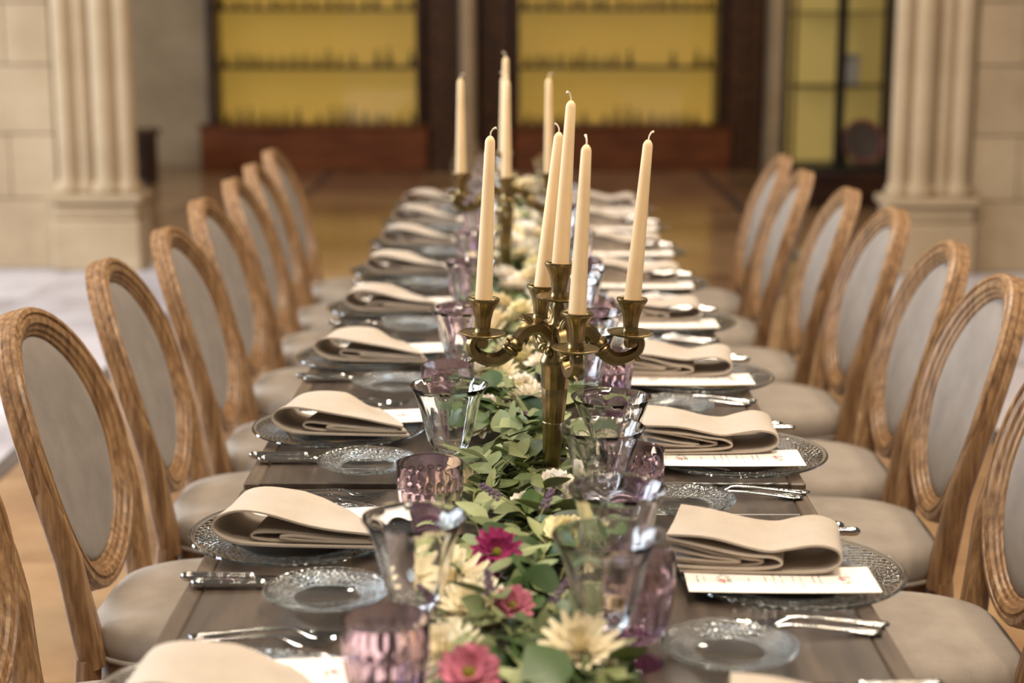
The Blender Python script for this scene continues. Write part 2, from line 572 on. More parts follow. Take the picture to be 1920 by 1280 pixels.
def cabinet(x0, x1, pl0, pl1, panels, which, label):
    t = empty('display_cabinet', ((x0 + x1) / 2, CY, 0))
    cx = (x0 + x1) / 2
    L = lambda g, nm, mt, p=t, sm=False: ob(nm, g.mesh(nm, mt, sm), p)
    L(Geo().box(pl0 - cx, pl1 - cx, -0.06, 0.55, 0.0, 0.40, 0.01), 'plinth', 'plinth_wood')
    L(Geo().box(pl0 - cx - .02, pl1 - cx + .02, -0.085, 0.55, 0.40, 0.43, 0.008), 'plinth_ledge', 'plinth_wood')
    hw = (x1 - x0) / 2
    L(Geo().box(-hw, hw, 0.40, 0.42, 0.43, 2.7), 'back_panel', 'yellow_panel')
    L(Geo().box(-hw - .07, hw + .07, 0.42, 0.5, 0.43, 2.75), 'case_back', 'cab_wood')
    for s in (-1, 1):
        L(Geo().box(s * (hw + .035) - .035, s * (hw + .035) + .035, -0.02, 0.42, 0.43, 2.75, 0.006), 'stile', 'cab_wood')
    L(Geo().box(-hw - .07, hw + .07, -0.02, 0.42, 2.7, 2.85, 0.01), 'cornice', 'cab_wood')
    for z in SHELF_Z[1:] + (2.05,):
        L(Geo().box(-hw, hw, 0.06, 0.40, z - 0.024, z), 'shelf', 'cab_wood')
    L(Geo().box(-hw, hw, 0.0, 0.006, 0.43, 2.7), 'pane', 'pane')
    for a, b in panels:
        p = L(Geo().box(a - cx, b - cx, 0.02, 0.5, 0.0, 2.85, 0.01), 'carved_panel', 'carved')
        w = (b - a)
        for kx in range(3):
            x = a - cx + w * (kx + 0.5) / 3
            ob('moulding', Geo().box(x - w * .09, x + w * .09, -0.005, 0.02, 0.12, 2.7, 0.008).mesh('moulding', 'carved', False), p)
    tag(t, label, 'cabinet')
    rng = random.Random(which)
    for si, z in enumerate(SHELF_Z):
        n = 17
        for i in range(n):
            if rng.random() < 0.1: continue
            x = x0 + (x1 - x0) * (i + 0.6 + rng.uniform(-.15, .15)) / (n + 0.2)
            o = ob('bottle', bottle2_me if rng.random() < .35 else bottle_me, None, (x, CY + 0.24 + rng.uniform(-.03, .03), z if si else 0.43))
            o.scale = (1, 1, rng.uniform(.8, 1.15))
            tag(o, 'small amber bottle on the %s shelf of the lit cabinet %s' % (SHN[si], ('opposite the vitrine', 'beside the vitrine')[which]),
                'bottle', 'bottles on the %s shelf of cabinet %s' % (SHN[si], ('away from vitrine', 'next to vitrine')[which]))
    return t
cabinet(-2.83, -0.94, -2.98, -0.84, [(-0.84, -0.52)], 0, 'backlit yellow display cabinet on a red-brown plinth, beside the plain stone wall')
cabinet(0.03, 1.89, -0.02, 2.02, [(-0.34, -0.05), (1.98, 2.32)], 1, 'backlit yellow display cabinet on a red-brown plinth, nearer the vitrine')

# slender stone column between the cabinets, and the pilaster by the vitrine
t = empty('stone_column', (-0.45, 15.55, 0))
ob('shaft', Geo().lathe([(.075, .30), (.075, 4.0), (0, 4.0)], 20).mesh('shaft', 'stone'), t)
ob('base', Geo().lathe([(0, 0), (.15, 0), (.15, .10), (.12, .13), (.125, .17), (.10, .21), (.105, .25), (.08, .30), (0, .30)], 20).mesh('base', 'stone', True, 30), t)
tag(t, 'slender pale stone column between the two lit yellow cabinets', 'column')
t = empty('stone_pilaster', (2.47, 15.5, 0))
ob('shaft', Geo().box(-.13, .13, -.1, .5, .42, 4.0, .012).mesh('shaft', 'stone', False), t)
ob('base', Geo().box(-.14, .2, -.16, .5, 0, .3, .012).box(-.138, .17, -.13, .5, .3, .42, .012).mesh('base', 'stone', False), t)
tag(t, 'square pale stone pilaster standing between yellow cabinet and vitrine', 'pilaster')

# vitrine with black frame
VY = 12.75
t = empty('vitrine', (2.52, VY, 0))
P = lambda g, nm, mt, par=t: ob(nm, g.mesh(nm, mt, False), par)
P(Geo().box(-.42, .42, -.02, .55, 0, .28, .01), 'plinth', 'cab_wood')
P(Geo().box(-.41, .41, 0, .53, .28, .325, .006), 'base_frame', 'black')
for x in (-.40, -.045, .375):
    w = .012 if x < -.3 else (.034 if x < .2 else .045)
    P(Geo().box(x - w, x + w, 0, .05, .32, 2.4), 'post', 'black' if x > -.3 else 'cab_wood')
for x in (-.39, .39):
    P(Geo().box(x - .02, x + .02, .48, .53, .32, 2.4), 'post', 'black')
P(Geo().box(-.41, .41, 0, .53, 2.4, 2.5, .01), 'top_frame', 'black')
P(Geo().box(-.37, .37, .50, .515, .32, 2.4), 'back_panel', 'pale_panel')
for z in (0.93, 1.49, 2.0):
    P(Geo().box(-.37, .345, .08, .49, z - .012, z), 'shelf', 'pane' if False else 'cab_wood')
P(Geo().box(-.385, -.085, .018, .024, .33, 2.39), 'pane', 'pane')
P(Geo().box(-.005, .325, .018, .024, .33, 2.39), 'pane', 'pane')
tag(t, 'black-framed glass vitrine with pale lit shelves beside the fluted stone pier', 'vitrine')
# contents
pl = empty('display_plate', (2.72, VY + .25, .325), (R(-14), 0, R(12)))
ob('plate', Geo().lathe([(0, 0), (.10, 0), (.17, .02), (.172, .024), (.10, .008), (0, .008)], 32).mesh('plate', mat_plain('plate_dark', srgb(126, 110, 98), .35, var=.35, scale=18)), pl, (0, 0, .172), (R(90), 0, 0))
ob('rim_band', Geo().lathe([(.150, .0165), (.170, .0255), (.171, .027), (.148, .018)], 32).mesh('rim_band', mat_plain('plate_pink', srgb(196, 92, 104), .35)), pl, (0, 0, .172), (R(90), 0, 0))
tag(pl, 'round dark plate with a pink rim standing in the vitrine', 'plate')
bx_ = empty('display_box', (2.60, VY + .28, .931))
ob('body', Geo().box(-.055, .055, -.05, .05, 0, .20, .006).mesh('body', mat_plain('box_white', srgb(214, 208, 196), .6), False), bx_)
ob('lid', Geo().box(-.06, .06, -.055, .055, .20, .235, .006).mesh('lid', mat_plain('box_lid', srgb(182, 178, 172), .6), False), bx_)
tag(bx_, 'small white box on the middle shelf of the vitrine', 'box')
jr = empty('display_jar', (2.55, VY + .3, .326))
ob('body', Geo().lathe([(0, 0), (.05, 0), (.06, .03), (.055, .12), (.035, .16), (.03, .19), (0, .19)], 20).mesh('body', mat_plain('jar_red', srgb(90, 34, 30), .35)), jr)
ob('lid', Geo().lathe([(.036, .19), (.036, .205), (.012, .22), (.012, .235), (0, .24)], 16).mesh('lid', 'cab_wood'), jr)
tag(jr, 'dark red lidded jar beside the plate in the vitrine', 'jar')

# dark bench end by the left pier
t = empty('wooden_bench', (-3.75, 14.6, 0))
P = lambda g, nm: ob(nm, g.mesh(nm, 'cab_wood', False), t)
P(Geo().box(-.58, .58, -.2, .2, .42, .47, .008), 'seat')
for s in (-1, 1):
    P(Geo().box(s * .52 - .03, s * .52 + .03, -.18, .18, 0, .42, .006), 'leg')
P(Geo().box(-.52, .52, -.18, -.15, .05, .42, .004), 'front_panel')
tag(t, 'dark brown wooden bench against the pale wall behind the stone pier', 'bench')

# ------------------------------------------------------------------ tables
def table(y0, y1, x0, x1, z, label):
    cx, cyy = (x0 + x1) / 2, (y0 + y1) / 2
    t = empty('dining_table', (cx, cyy, 0))
    hw, hl = (x1 - x0) / 2, (y1 - y0) / 2
    e = 0.028
    # boards run across the table
    nb = 2
    ob('table_top', Geo().box(-hw + e, hw - e, -hl + .14, hl - .14, z - .035, z, .002).mesh('table_top', 'table', False), t)
    for s in (-1, 1):
        a, b = sorted((s * (hl - .138), s * (hl - .001)))
        ob('end_board', Geo().box(-hw + e, hw - e, a, b, z - .035, z, .002).mesh('end_board', 'table', False), t)
        a, b = sorted((s * (hw - e + .001), s * hw))
        ob('edge_strip', Geo().box(a, b, -hl + .001, hl - .001, z - .04, z - .0005, .003).mesh('edge_strip', 'table_edge', False), t)
        ob('apron', Geo().box(s * (hw - .06) - .012, s * (hw - .06) + .012, -hl + .1, hl - .1, z - .13, z - .035).mesh('apron', 'table', False), t)
        for q in (-1, 1):
            ob('leg', Geo().box(s * (hw - .28) - .035, s * (hw - .28) + .035, q * (hl - .09) - .035, q * (hl - .09) + .035, 0, z - .035, .005).mesh('leg', 'table', False), t)
    tag(t, label, 'table')
table(0.62, 2.617, -.452, .474, TABLE_Z, 'dark wooden table farthest from the yellow cabinets, under the first flowers')
table(2.623, 4.62, -.450, .478, TABLE_Z + .008, 'dark wooden table in the middle of the row of three')
table(4.626, 6.70, -.447, .472, TABLE_Z + .008, 'dark wooden table nearest the yellow cabinets, under the second candelabrum')
def tz(y): return TABLE_Z if y < 2.62 else TABLE_Z + .008

# ------------------------------------------------------------------ chairs
def outline(scale, n=40):
    pts = []
    for i in range(n):
        a = 2 * math.pi * i / n
        c, s = math.cos(a), math.sin(a)
        e = 2 / 3.6
        x = math.copysign(abs(c) ** e, c)
        y = math.copysign(abs(s) ** e, s)
        w = 0.216 + 0.024 * x
        pts.append((0.005 + 0.238 * x * scale, w * y * scale))
    return pts

def loft(rings, cap0=True, cap1=True):
    v, f = [], []
    n = len(rings[0])
    for r_ in rings: v += r_
    for k_ in range(len(rings) - 1):
        for i in range(n):
            j = (i + 1) % n
            f.append((k_ * n + i, k_ * n + j, k_ * n + n + j, k_ * n + n + i))
    if cap0: f.append(tuple(range(n - 1, -1, -1)))
    if cap1: f.append(tuple(range((len(rings) - 1) * n, len(rings) * n)))
    return v, f

def make_chair():
    t = empty('dining_chair')
    ring = lambda s, z: [(x, y, z) for x, y in outline(s)]
    v, f = loft([ring(.96, .405), ring(1.0, .415), ring(1.02, .435), ring(1.0, .458), ring(.95, .474), ring(.84, .484), ring(.6, .490), ring(.3, .493), ring(.02, .494)])
    seat = ob('seat', mk('seat', v, f, 'linen_seat'), t)
    pp = [Vector((x, y, .414)) for x, y in outline(1.015)]
    g = Geo()
    n = len(pp); pv, pf = [], []
    for i, p in enumerate(pp):
        d = Vector((p.x, p.y, 0)).normalized()
        for k_ in range(6):
            a = 2 * math.pi * k_ / 6
            pv.append(p + d * (.005 * math.cos(a)) + Vector((0, 0, .005 * math.sin(a))))
    for i in range(n):
        for k_ in range(6):
            pf.append((i * 6 + k_, ((i + 1) % n) * 6 + k_, ((i + 1) % n) * 6 + (k_ + 1) % 6, i * 6 + (k_ + 1) % 6))
    ob('piping', mk('piping', pv, pf, 'linen_seat'), seat)
    v, f = loft([ring(.955, .335), ring(.975, .342), ring(.975, .350), ring(.99, .356), ring(.99, .398), ring(.97, .408)])
    ob('seat_frame', mk('seat_frame', v, f, 'chair_wood', True, 40), t)
    leg = Geo().lathe([(0, 0), (.011, 0), (.013, .02), (.012, .03), (.020, .24), (.024, .27), (.018, .275), (.018, .285), (.027, .295), (.027, .35), (0, .352)], 16,
                      lambda k_, a: 1 + (.06 * math.cos(8 * a) if 3 <= k_ <= 5 else 0)).mesh('leg', 'chair_wood')
    for s in (-1, 1):
        ob('leg', leg, t, (.195, s * .185, 0))
        g = Geo().tube([(-.285, s * .185, 0), (-.25, s * .184, .15), (-.222, s * .183, .30), (-.212, s * .183, .42)], [.016, .019, .023, .024], 8)
        ob('leg', g.mesh('leg', 'chair_wood'), t)
    rk = R(15.5)
    ax = Vector((-math.sin(rk), 0, math.cos(rk)))
    nm = Vector((math.cos(rk), 0, math.sin(rk)))
    yv = Vector((0, 1, 0))
    org = Vector((-.215, 0, .44))
    A, B, S0 = .226, .266, .318
    prof = [(0, -.020), (.0, -.008), (.003, -.005), (.003, -.002), (0, .001), (0, .008), (.0025, .010), (.0025, .013), (0, .015), (.003, .021), (.012, .0235),
            (.014, .0195), (.019, .0195), (.021, .024), (.031, .0225), (.034, .017), (.041, .0155), (.043, .011), (.049, .010), (.053, .004), (.053, -.014), (.045, -.020), (.02, -.024)]
    BOW = .036
    bow = lambda yy: nm * (BOW * (yy / .238) ** 2)
    N = 80
    def ell(a, off):
        c, s = math.cos(a), math.sin(a)
        nx, ny = c / A, s / B
        L = math.hypot(nx, ny)
        return A * c - off * nx / L, B * s - off * ny / L
    rings = []
    for i in range(N):
        a = 2 * math.pi * i / N
        rr = []
        for off, d in prof:
            yy, ss = ell(a, off)
            rr.append(tuple(org + ax * (S0 + ss) + yv * yy + nm * d + bow(yy)))
        rings.append(rr)
    v, f = loft(rings + [rings[0]], False, False)
    bf = ob('back_frame', mk('back_frame', v, f, 'chair_wood', True, 35), t)
    # upholstered oval
    def pad(k_, d):
        out = []
        for i in range(48):
            a = 2 * math.pi * i / 48
            yy, ss = (A - .05) * k_ * math.cos(a), (B - .05) * k_ * math.sin(a)
            out.append(tuple(org + ax * (S0 + ss) + yv * yy + nm * d + bow(yy)))
        return out
    rings = [pad(k_, d) for k_, d in ((1.02, -.012), (1.0, .000), (.985, .006), (.94, .011), (.82, .015), (.6, .018), (.3, .019), (.02, .0195))]
    back = [pad(k_, d) for k_, d in ((.02, -.03), (.5, -.029), (.95, -.022))]
    v, f = loft(back + rings)
    ob('backrest', mk('backrest', v, f, 'linen_back', True, 60), t)
    for s in (-1, 1):
        ctrl = [(-.04, .188, .033, .024), (.02, .194, .030, .023), (.08, .202, .026, .022), (.16, .212, .021, .0215), (.25, .2205, .013, .0205), (.34, .2215, .004, .012)]
        rings = []
        for q, yy, hw, hd in [tuple(c) for c in spline(ctrl, 14)]:
            c0 = org + ax * q + yv * (s * (yy - hw * .55)) + bow(yy) * min(1, max(0, (q + .04) / .2))
            rr = []
            for k_ in range(12):
                a = 2 * math.pi * k_ / 12
                e = .55
                cx_, sx_ = math.cos(a), math.sin(a)
                rr.append(tuple(c0 + yv * (hw * math.copysign(abs(cx_) ** e, cx_)) + nm * (hd * math.copysign(abs(sx_) ** e, sx_) - .001)))
            rings.append(rr)
        v, f = loft(rings)
        ob('stile', mk('stile', v, f, 'chair_wood', True, 45), t)
    return t

chair0 = make_chair()
LEFT_CHAIRS = [(6.29, -.94), (5.72, -.92), (5.22, -.905), (4.645, -.90), (4.03, -.87), (3.515, -.895), (2.90, -.90), (2.31, -.94)]
RIGHT_CHAIRS = [(6.06, .985), (5.50, .965), (4.945, 1.005), (4.43, 1.03), (3.80, 1.02), (3.31, 1.005), (2.72, 1.00)]
first = True
for s, lst in ((-1, LEFT_CHAIRS), (1, RIGHT_CHAIRS)):
    for i, (y, xt) in enumerate(lst):
        c = chair0 if first else copy_tree(chair0)
        first = False
        c.location = (xt - s * .37, y, 0)
        c.rotation_euler = (0, 0, (0 if s < 0 else math.pi) + R(random.uniform(-2.0, 2.0)))
        tag(c, 'oval-backed taupe linen chair, %s from the yellow cabinets, %s' % (ORD[i], SIDE[s]), 'chair', 'oval-backed dining chairs along the table')

# ------------------------------------------------------------------ place settings
def mesh_charger():
    prof = [(0, .0), (.088, .0), (.092, -.001), (.096, .001), (.105, .0025), (.150, .0115), (.1575, .0135), (.1605, .0165), (.1590, .0200), (.1560, .0198), (.153, .0172)] + [(.151 - .0025 * q, .0168 - .00048 * q + (.0005 if q % 2 else -.0003)) for q in range(17)] + [(.108, .0085), (.100, .0065), (.097, .0072), (.094, .0062), (0, .006)]
    return Geo().lathe(prof, 96).mesh('charger', 'glass_charger', True, 50)

def mesh_bread():
    prof = [(0, .0), (.040, .0), (.044, .0012), (.060, .005), (.078, .012), (.0825, .0145), (.083, .017), (.080, .0175), (.075, .0155), (.0725, .0150), (.070, .0135), (.0675, .0135), (.065, .0118), (.0625, .0118), (.060, .0102), (.055, .0088), (.050, .0082), (.046, .006), (0, .0052)]
    def mod(k_, a):
        return 1 + (.016 * math.cos(56 * a) if 4 <= k_ <= 7 else 0)
    return Geo().lathe(prof, 168, mod).mesh('bread_plate', 'glass_bread', True, 60)

def mesh_napkin(variant, seed):
    rng = random.Random(seed)
    if variant == 'loop':
        paths = [([(.118, .002), (.04, .002), (-.05, .0025), (-.095, .006), (-.118, .017), (-.122, .031), (-.108, .044), (-.078, .050), (-.035, .046), (.02, .034), (.07, .024), (.118, .018)], .064, .0),
                 ([(.112, .006), (.03, .006), (-.04, .008), (-.066, .013), (-.060, .021), (-.02, .020), (.04, .0165), (.112, .0135)], .060, .004),
                 ([(.112, .0095), (.05, .0095), (.0, .0105), (-.025, .0135), (.0, .0155), (.05, .0135), (.108, .0118)], .058, -.003)]
    else:
        paths = [([(.105, .002), (.02, .002), (-.07, .003), (-.105, .008), (-.119, .020), (-.112, .034), (-.085, .041), (-.052, .037), (-.028, .033), (.005, .037), (.055, .047), (.112, .053)], .064, .0),
                 ([(.108, .008), (.03, .007), (-.02, .009), (-.040, .015), (-.030, .024), (.0, .028), (.05, .038), (.112, .0475)], .061, .003),
                 ([(.110, .014), (.05, .011), (.005, .012), (-.016, .017), (.0, .0215), (.05, .029), (.110, .041)], .060, -.002),
                 ([(.110, .020), (.06, .0155), (.02, .016), (.022, .019), (.06, .0225), (.108, .034)], .059, .002)]
    g = Geo()
    for ctrl, hw, off in paths:
        P_ = spline(ctrl, 40)
        N, K = len(P_), 9
        ph, ph2 = rng.uniform(0, 6), rng.uniform(0, 6)
        th = .0016
        top, bot = [], []
        for i, (u, z) in enumerate(P_):
            a, b = P_[max(i - 1, 0)], P_[min(i + 1, N - 1)]
            tx, tz_ = b[0] - a[0], b[1] - a[1]
            L = math.hypot(tx, tz_) or 1
            nx, nz = -tz_ / L, tx / L
            for k_ in range(K):
                w = -1 + 2 * k_ / (K - 1)
                lift = .0022 * math.sin(u * 34 + ph + w * 1.1) * min(1, max(0, (z - .004) / .02)) + .0016 * math.sin(w * 3 + ph2) * min(1, z / .03)
                skew = .012 * w * min(1, i / N * 1.3)
                vv = off + hw * w
                if variant == 'loop' and u > -.03:
                    skew -= .085 * ((w + 1) / 2) ** 1.3 * (u + .03) / .15
                top.append((u + nx * th + skew, vv, max(z + nz * th + lift, .0006)))
                bot.append((u - nx * th + skew, vv, max(z - nz * th + lift, .0002)))
        v = top + bot
        n0 = N * K
        f = []
        for i in range(N - 1):
            for k_ in range(K - 1):
                a = i * K + k_
                f.append((a, a + 1, a + K + 1, a + K))
                f.append((n0 + a, n0 + a + K, n0 + a + K + 1, n0 + a + 1))
            for k_ in (0, K - 1):
                a, b = i * K + k_, (i + 1) * K + k_
                f.append((a, b, n0 + b, n0 + a) if k_ == 0 else (b, a, n0 + a, n0 + b))
        for k_ in range(K - 1):
            a = k_; f.append((a + 1, a, n0 + a, n0 + a + 1))
            a = (N - 1) * K + k_; f.append((a, a + 1, n0 + a + 1, n0 + a))
        g.add(v, f)
    return g.mesh('napkin', 'napkin', True, 70)

def mesh_card():
    g = Geo()
    n, m = 16, 2
    v, f = [], []
    for side in (0, 1):
        for i in range(n + 1):
            for j in range(m + 1):
                x = -.128 + .256 * i / n
                y = -.05 + .10 * j / m
                v.append((x, y, (.0004 if side == 0 else 0) + .0015 * (x / .128) ** 2))
    o = (n + 1) * (m + 1)
    for i in range(n):
        for j in range(m):
            a = i * (m + 1) + j
            f.append((a, a + m + 1, a + m + 2, a + 1)); f.append((o + a, o + a + 1, o + a + m + 2, o + a + m + 1))
    for i in range(n):
        for j in (0, m):
            a, b = i * (m + 1) + j, (i + 1) * (m + 1) + j
            f.append((a, o + a, o + b, b) if j == 0 else (a, b, o + b, o + a))
    return mk('menu_card', v, f, 'card', False)

def strip(g, stations, nseg=8):
    """flattened solid along +x: stations (x, half width, z centre, half thickness)"""
    rings = []
    for x, w, z, h in stations:
        rings.append([(x, w * math.cos(2 * math.pi * k_ / nseg), z + h * math.sin(2 * math.pi * k_ / nseg)) for k_ in range(nseg)])
    v, f = loft(rings)
    f = [tuple(reversed(fc)) for fc in f]
    return g.add(v, f)

def make_knife():
    t = empty('knife')
    hs = [(0, .0035, .008, .003), (.004, .0075, .008, .0062), (.012, .0088, .008, .0072), (.022, .0078, .008, .0064), (.05, .0075, .008, .0062), (.085, .0068, .008, .0056), (.094, .0078, .008, .0062), (.099, .0078, .008, .0062), (.102, .0055, .008, .004)]
    ob('handle', strip(Geo(), hs, 14).mesh('handle', 'silver_ornate'), t)
    bs = [(.100, .005, .0075, .0022), (.112, .0085, .007, .0014), (.15, .0098, .0065, .0011), (.20, .0098, .006, .0010), (.222, .0075, .0055, .0008), (.232, .002, .005, .0006)]
    ob('blade', strip(Geo(), bs, 10).mesh('blade', 'silver'), t)
    return t

def make_fork():
    t = empty('fork')
    hs = [(0, .003, .0045, .0015), (.004, .0085, .0045, .0028), (.016, .0110, .005, .0034), (.03, .0085, .006, .003), (.05, .0052, .008, .0026), (.09, .0036, .0125, .0024), (.12, .0034, .0145, .0024), (.132, .0045, .0135, .0022)]
    ob('handle', strip(Geo(), hs, 12).mesh('handle', 'silver_ornate'), t)
    hd = Geo()
    strip(hd, [(.130, .0042, .0135, .0022), (.140, .010, .011, .0016), (.152, .0125, .0075, .0014), (.160, .0125, .006, .0013)], 10)
    for k_ in range(4):
        y = -.0102 + .0068 * k_
        hd.tube([(.157, y, .0065), (.172, y, .0045), (.188, y, .0055), (.200, y * .92, .009)], [.0017, .0017, .0014, .0008], 6)
    ob('tines', hd.mesh('tines', 'silver'), t)
    return t

def make_clear_goblet():
    t = empty('clear_goblet')
    foot = [(0, 0), (.034, 0), (.036, .0015), (.034, .004), (.020, .008), (.010, .014), (.0075, .022), (.0075, .034), (.0125, .042), (.0135, .047), (.0115, .053), (.0085, .060), (.010, .068), (.0105, .0705), (0, .0708)]
    ob('foot', Geo().lathe(foot, 32, lambda k_, a: 1 + (.05 * math.cos(8 * a) if 7 <= k_ <= 12 else 0)).mesh('foot', 'foot_clear'), t)
    zz = [(0, .0712), (.011, .072), (.020, .0765), (.0275, .086), (.0335, .100), (.0385, .118), (.0435, .140), (.0490, .162), (.0560, .180), (.0620, .1895),
          (.0622, .1905), (.0605, .190), (.0535, .179), (.0460, .161), (.0400, .139), (.0350, .118), (.0295, .101), (.0225, .089), (.012, .082), (0, .0805)]
    def mod(k_, a):
        w = [0, .02, .05, .075, .08, .075, .06, .045, .03, .02, .02, .015, .015, .012, .012, .012, .008, 0, 0, 0][k_]
        return 1 + w * (abs(math.cos(4 * a)) - .6)
    ob('bowl', Geo().lathe(zz, 64, mod).mesh('bowl', 'glass'), t)
    return t

def make_purple_goblet():
    t = empty('purple_goblet')
    foot = [(0, 0), (.034, 0), (.0355, .002), (.033, .005), (.022, .009), (.0145, .014), (.0125, .020), (.0150, .026), (.018, .0278), (0, .028)]
    ob('foot', Geo().lathe(foot, 40, lambda k_, a: 1 + (.03 * math.cos(10 * a) if 3 <= k_ <= 7 else 0)).mesh('foot', 'foot_purple'), t)
    z = [(0, .0284), (.019, .0286), (.027, .032), (.0345, .041), (.0405, .055), (.0445, .072), (.0468, .088), (.0475, .097), (.0465, .0985), (.0465, .1005), (.0478, .102), (.0485, .112), (.0480, .114), (.0478, .120), (.0482, .132), (.0480, .1345),
         (.0462, .1345), (.0450, .130), (.0445, .112), (.0425, .088), (.0395, .068), (.034, .052), (.024, .041), (.012, .037), (0, .0365)]
    def mod(k_, a):
        w = 0
        if 2 <= k_ <= 7: w = .045
        elif 10 <= k_ <= 11: w = .03
        elif k_ == 1: w = .02
        c = abs(math.cos(10 * a))
        return 1 + w * (c ** .6 - .7)
    ob('bowl', Geo().lathe(z, 120, mod).mesh('bowl', 'glass_purple'), t)
    return t

charger_me, bread_me, card_me = mesh_charger(), mesh_bread(), mesh_card()
nap_loop = [mesh_napkin('loop', i) for i in range(3)]
nap_dip = [mesh_napkin('dip', i) for i in range(3)]
protos = {}
def inst(kind, maker, loc, rot):
    if kind not in protos:
        o = maker(); protos[kind] = o
    else:
        o = copy_tree(protos[kind])
    o.location = loc
    o.rotation_euler = rot
    return o

LEFT_Y = [6.40, 5.88, 5.36, 4.78, 4.18, 3.58, 2.953, 2.355, 1.75]
RIGHT_Y = [6.28, 5.74, 5.15, 4.55, 3.98, 3.374, 2.771, 2.185, 1.585]
rng = random.Random(11)
for s, ys in ((-1, LEFT_Y), (1, RIGHT_Y)):
    for i, y in enumerate(ys):
        x0 = -.325 if s < 0 else .378
        z = tz(y)
        base = 0.0 if s < 0 else math.pi           # local +x points to the table's centre line, +y to the sitter's left
        def W(u, v):
            return (x0 - s * u, y - s * v)
        def ztab(v): return tz(y - s * v)
        lab = lambda d: '%s, %s place from the yellow cabinets, %s' % (d, ORD[i], SIDE[s])
        if s > 0 and i == 6: z = TABLE_Z + .008
        c = ob('charger_plate', charger_me, None, (x0, y, z + .0012), (0, 0, rng.uniform(0, 6)), (1, 1, .7))
        tag(c, lab('clear pressed-glass charger plate'), 'plate', 'glass charger plates')
        cz = z + .0146          # height of the charger's rim
        cr = rng.uniform(-5, 4) if s > 0 else rng.uniform(6, 14)
        X, Y = W(.02 if s > 0 else .035, .052)
        card_z = cz + .001
        o = ob('menu_card', card_me, None, (X, Y, card_z), (0, 0, base + R(cr * .5)))
        tag(o, lab('printed menu card half under the napkin'), 'card', 'menu cards on the charger plates')
        X, Y = W(.022 if s < 0 else .045, -.03)
        nm_ = (nap_loop if s < 0 else nap_dip)[rng.randrange(3)]
        o = ob('napkin', nm_, None, (X, Y, cz + .0032), (0, 0, base + R(rng.uniform(-4, 4))))
        tag(o, lab('folded taupe linen napkin'), 'napkin', 'folded linen napkins')
        # the bread plate lies over the knife tips of the next place
        gap = abs(ys[i - 1] - y) if s < 0 and i else (abs(ys[i + 1] - y) if s > 0 and i < 8 else .6)
        X, Y = W(.075 if s < 0 else (.085 if i == 5 else .120), (.322 if s < 0 else .302) if gap > .59 else gap / 2 + .004)
        o = ob('bread_plate', bread_me, None, (X, Y, max(tz(Y - .08), tz(Y + .08)) + (.0095 if gap > .59 else .0125)), (0, 0, rng.uniform(0, 6)))
        tag(o, lab('small beaded glass bread plate'), 'plate', 'small glass bread plates')
        for q, (v_, nmk) in enumerate(((-.186, 'inner'), (-.213, 'outer'))):
            X, Y = W((-.137, -.118)[q], v_)
            o = inst('knife', make_knife, (X, Y, ztab(v_) - .0005), (0, 0, base + R(rng.uniform(-.5, .5))))
            tag(o, lab('%s silver knife with ornate handle' % nmk), 'knife', 'silver knives')
        for q, (v_, nmk) in enumerate(((.182, 'inner'), (.210, 'outer'))):
            X, Y = W((-.10, -.085)[q], v_)
            o = inst('fork', make_fork, (X, Y, ztab(v_) - .001), (0, 0, base + R(1.0 + rng.uniform(-.4, .4))))
            tag(o, lab('%s silver fork with ornate handle' % nmk), 'fork', 'silver forks')

LEFT_P = [6.34, 5.83, 5.30, 4.73, 4.13, 3.53, 2.925, 2.297, 1.68]
LEFT_C = [6.60, 6.08, 5.56, 4.98, 4.29, 3.79, 3.175, 2.55, 1.862]
RIGHT_P = [6.45, 5.93, 5.33, 4.76, 4.18, 3.60, 3.04, 2.37, 1.88]
for i in range(9):
    lab = lambda d, sd: '%s, %s from the yellow cabinets, %s' % (d, ORD[i], SIDE[sd])
    o = inst('purple', make_purple_goblet, (-.124 if i < 8 else -.14, LEFT_P[i], tz(LEFT_P[i]) + .0006), (0, 0, rng.uniform(0, 6)))
    tag(o, lab('fluted purple glass goblet', -1), 'goblet', 'purple goblets')
    o = inst('clear', make_clear_goblet, (-.106 if i < 8 else -.120, LEFT_C[i], tz(LEFT_C[i]) + .0006), (0, 0, rng.uniform(0, 6)))
    tag(o, lab('flared clear glass goblet', -1), 'goblet', 'clear goblets')
    o = inst('purple', make_purple_goblet, (.172 if i < 8 else .142, RIGHT_P[i], tz(RIGHT_P[i]) + .0006), (0, 0, rng.uniform(0, 6)))
    tag(o, lab('fluted purple glass goblet', 1), 'goblet', 'purple goblets')
    for k_, (dx, dy, nmk) in enumerate(((.146, .10, 'behind'), (.122, -.085, 'in front of'))):
        yy = RIGHT_P[i] + dy
        o = inst('clear', make_clear_goblet, (dx if i < 8 else dx - .02, yy, tz(yy) + .0006), (0, 0, rng.uniform(0, 6)))
        tag(o, 'flared clear goblet just %s the %s purple goblet from the yellow cabinets, vitrine side' % (('before', 'past')[k_], ORD[i]), 'goblet', 'clear goblets')

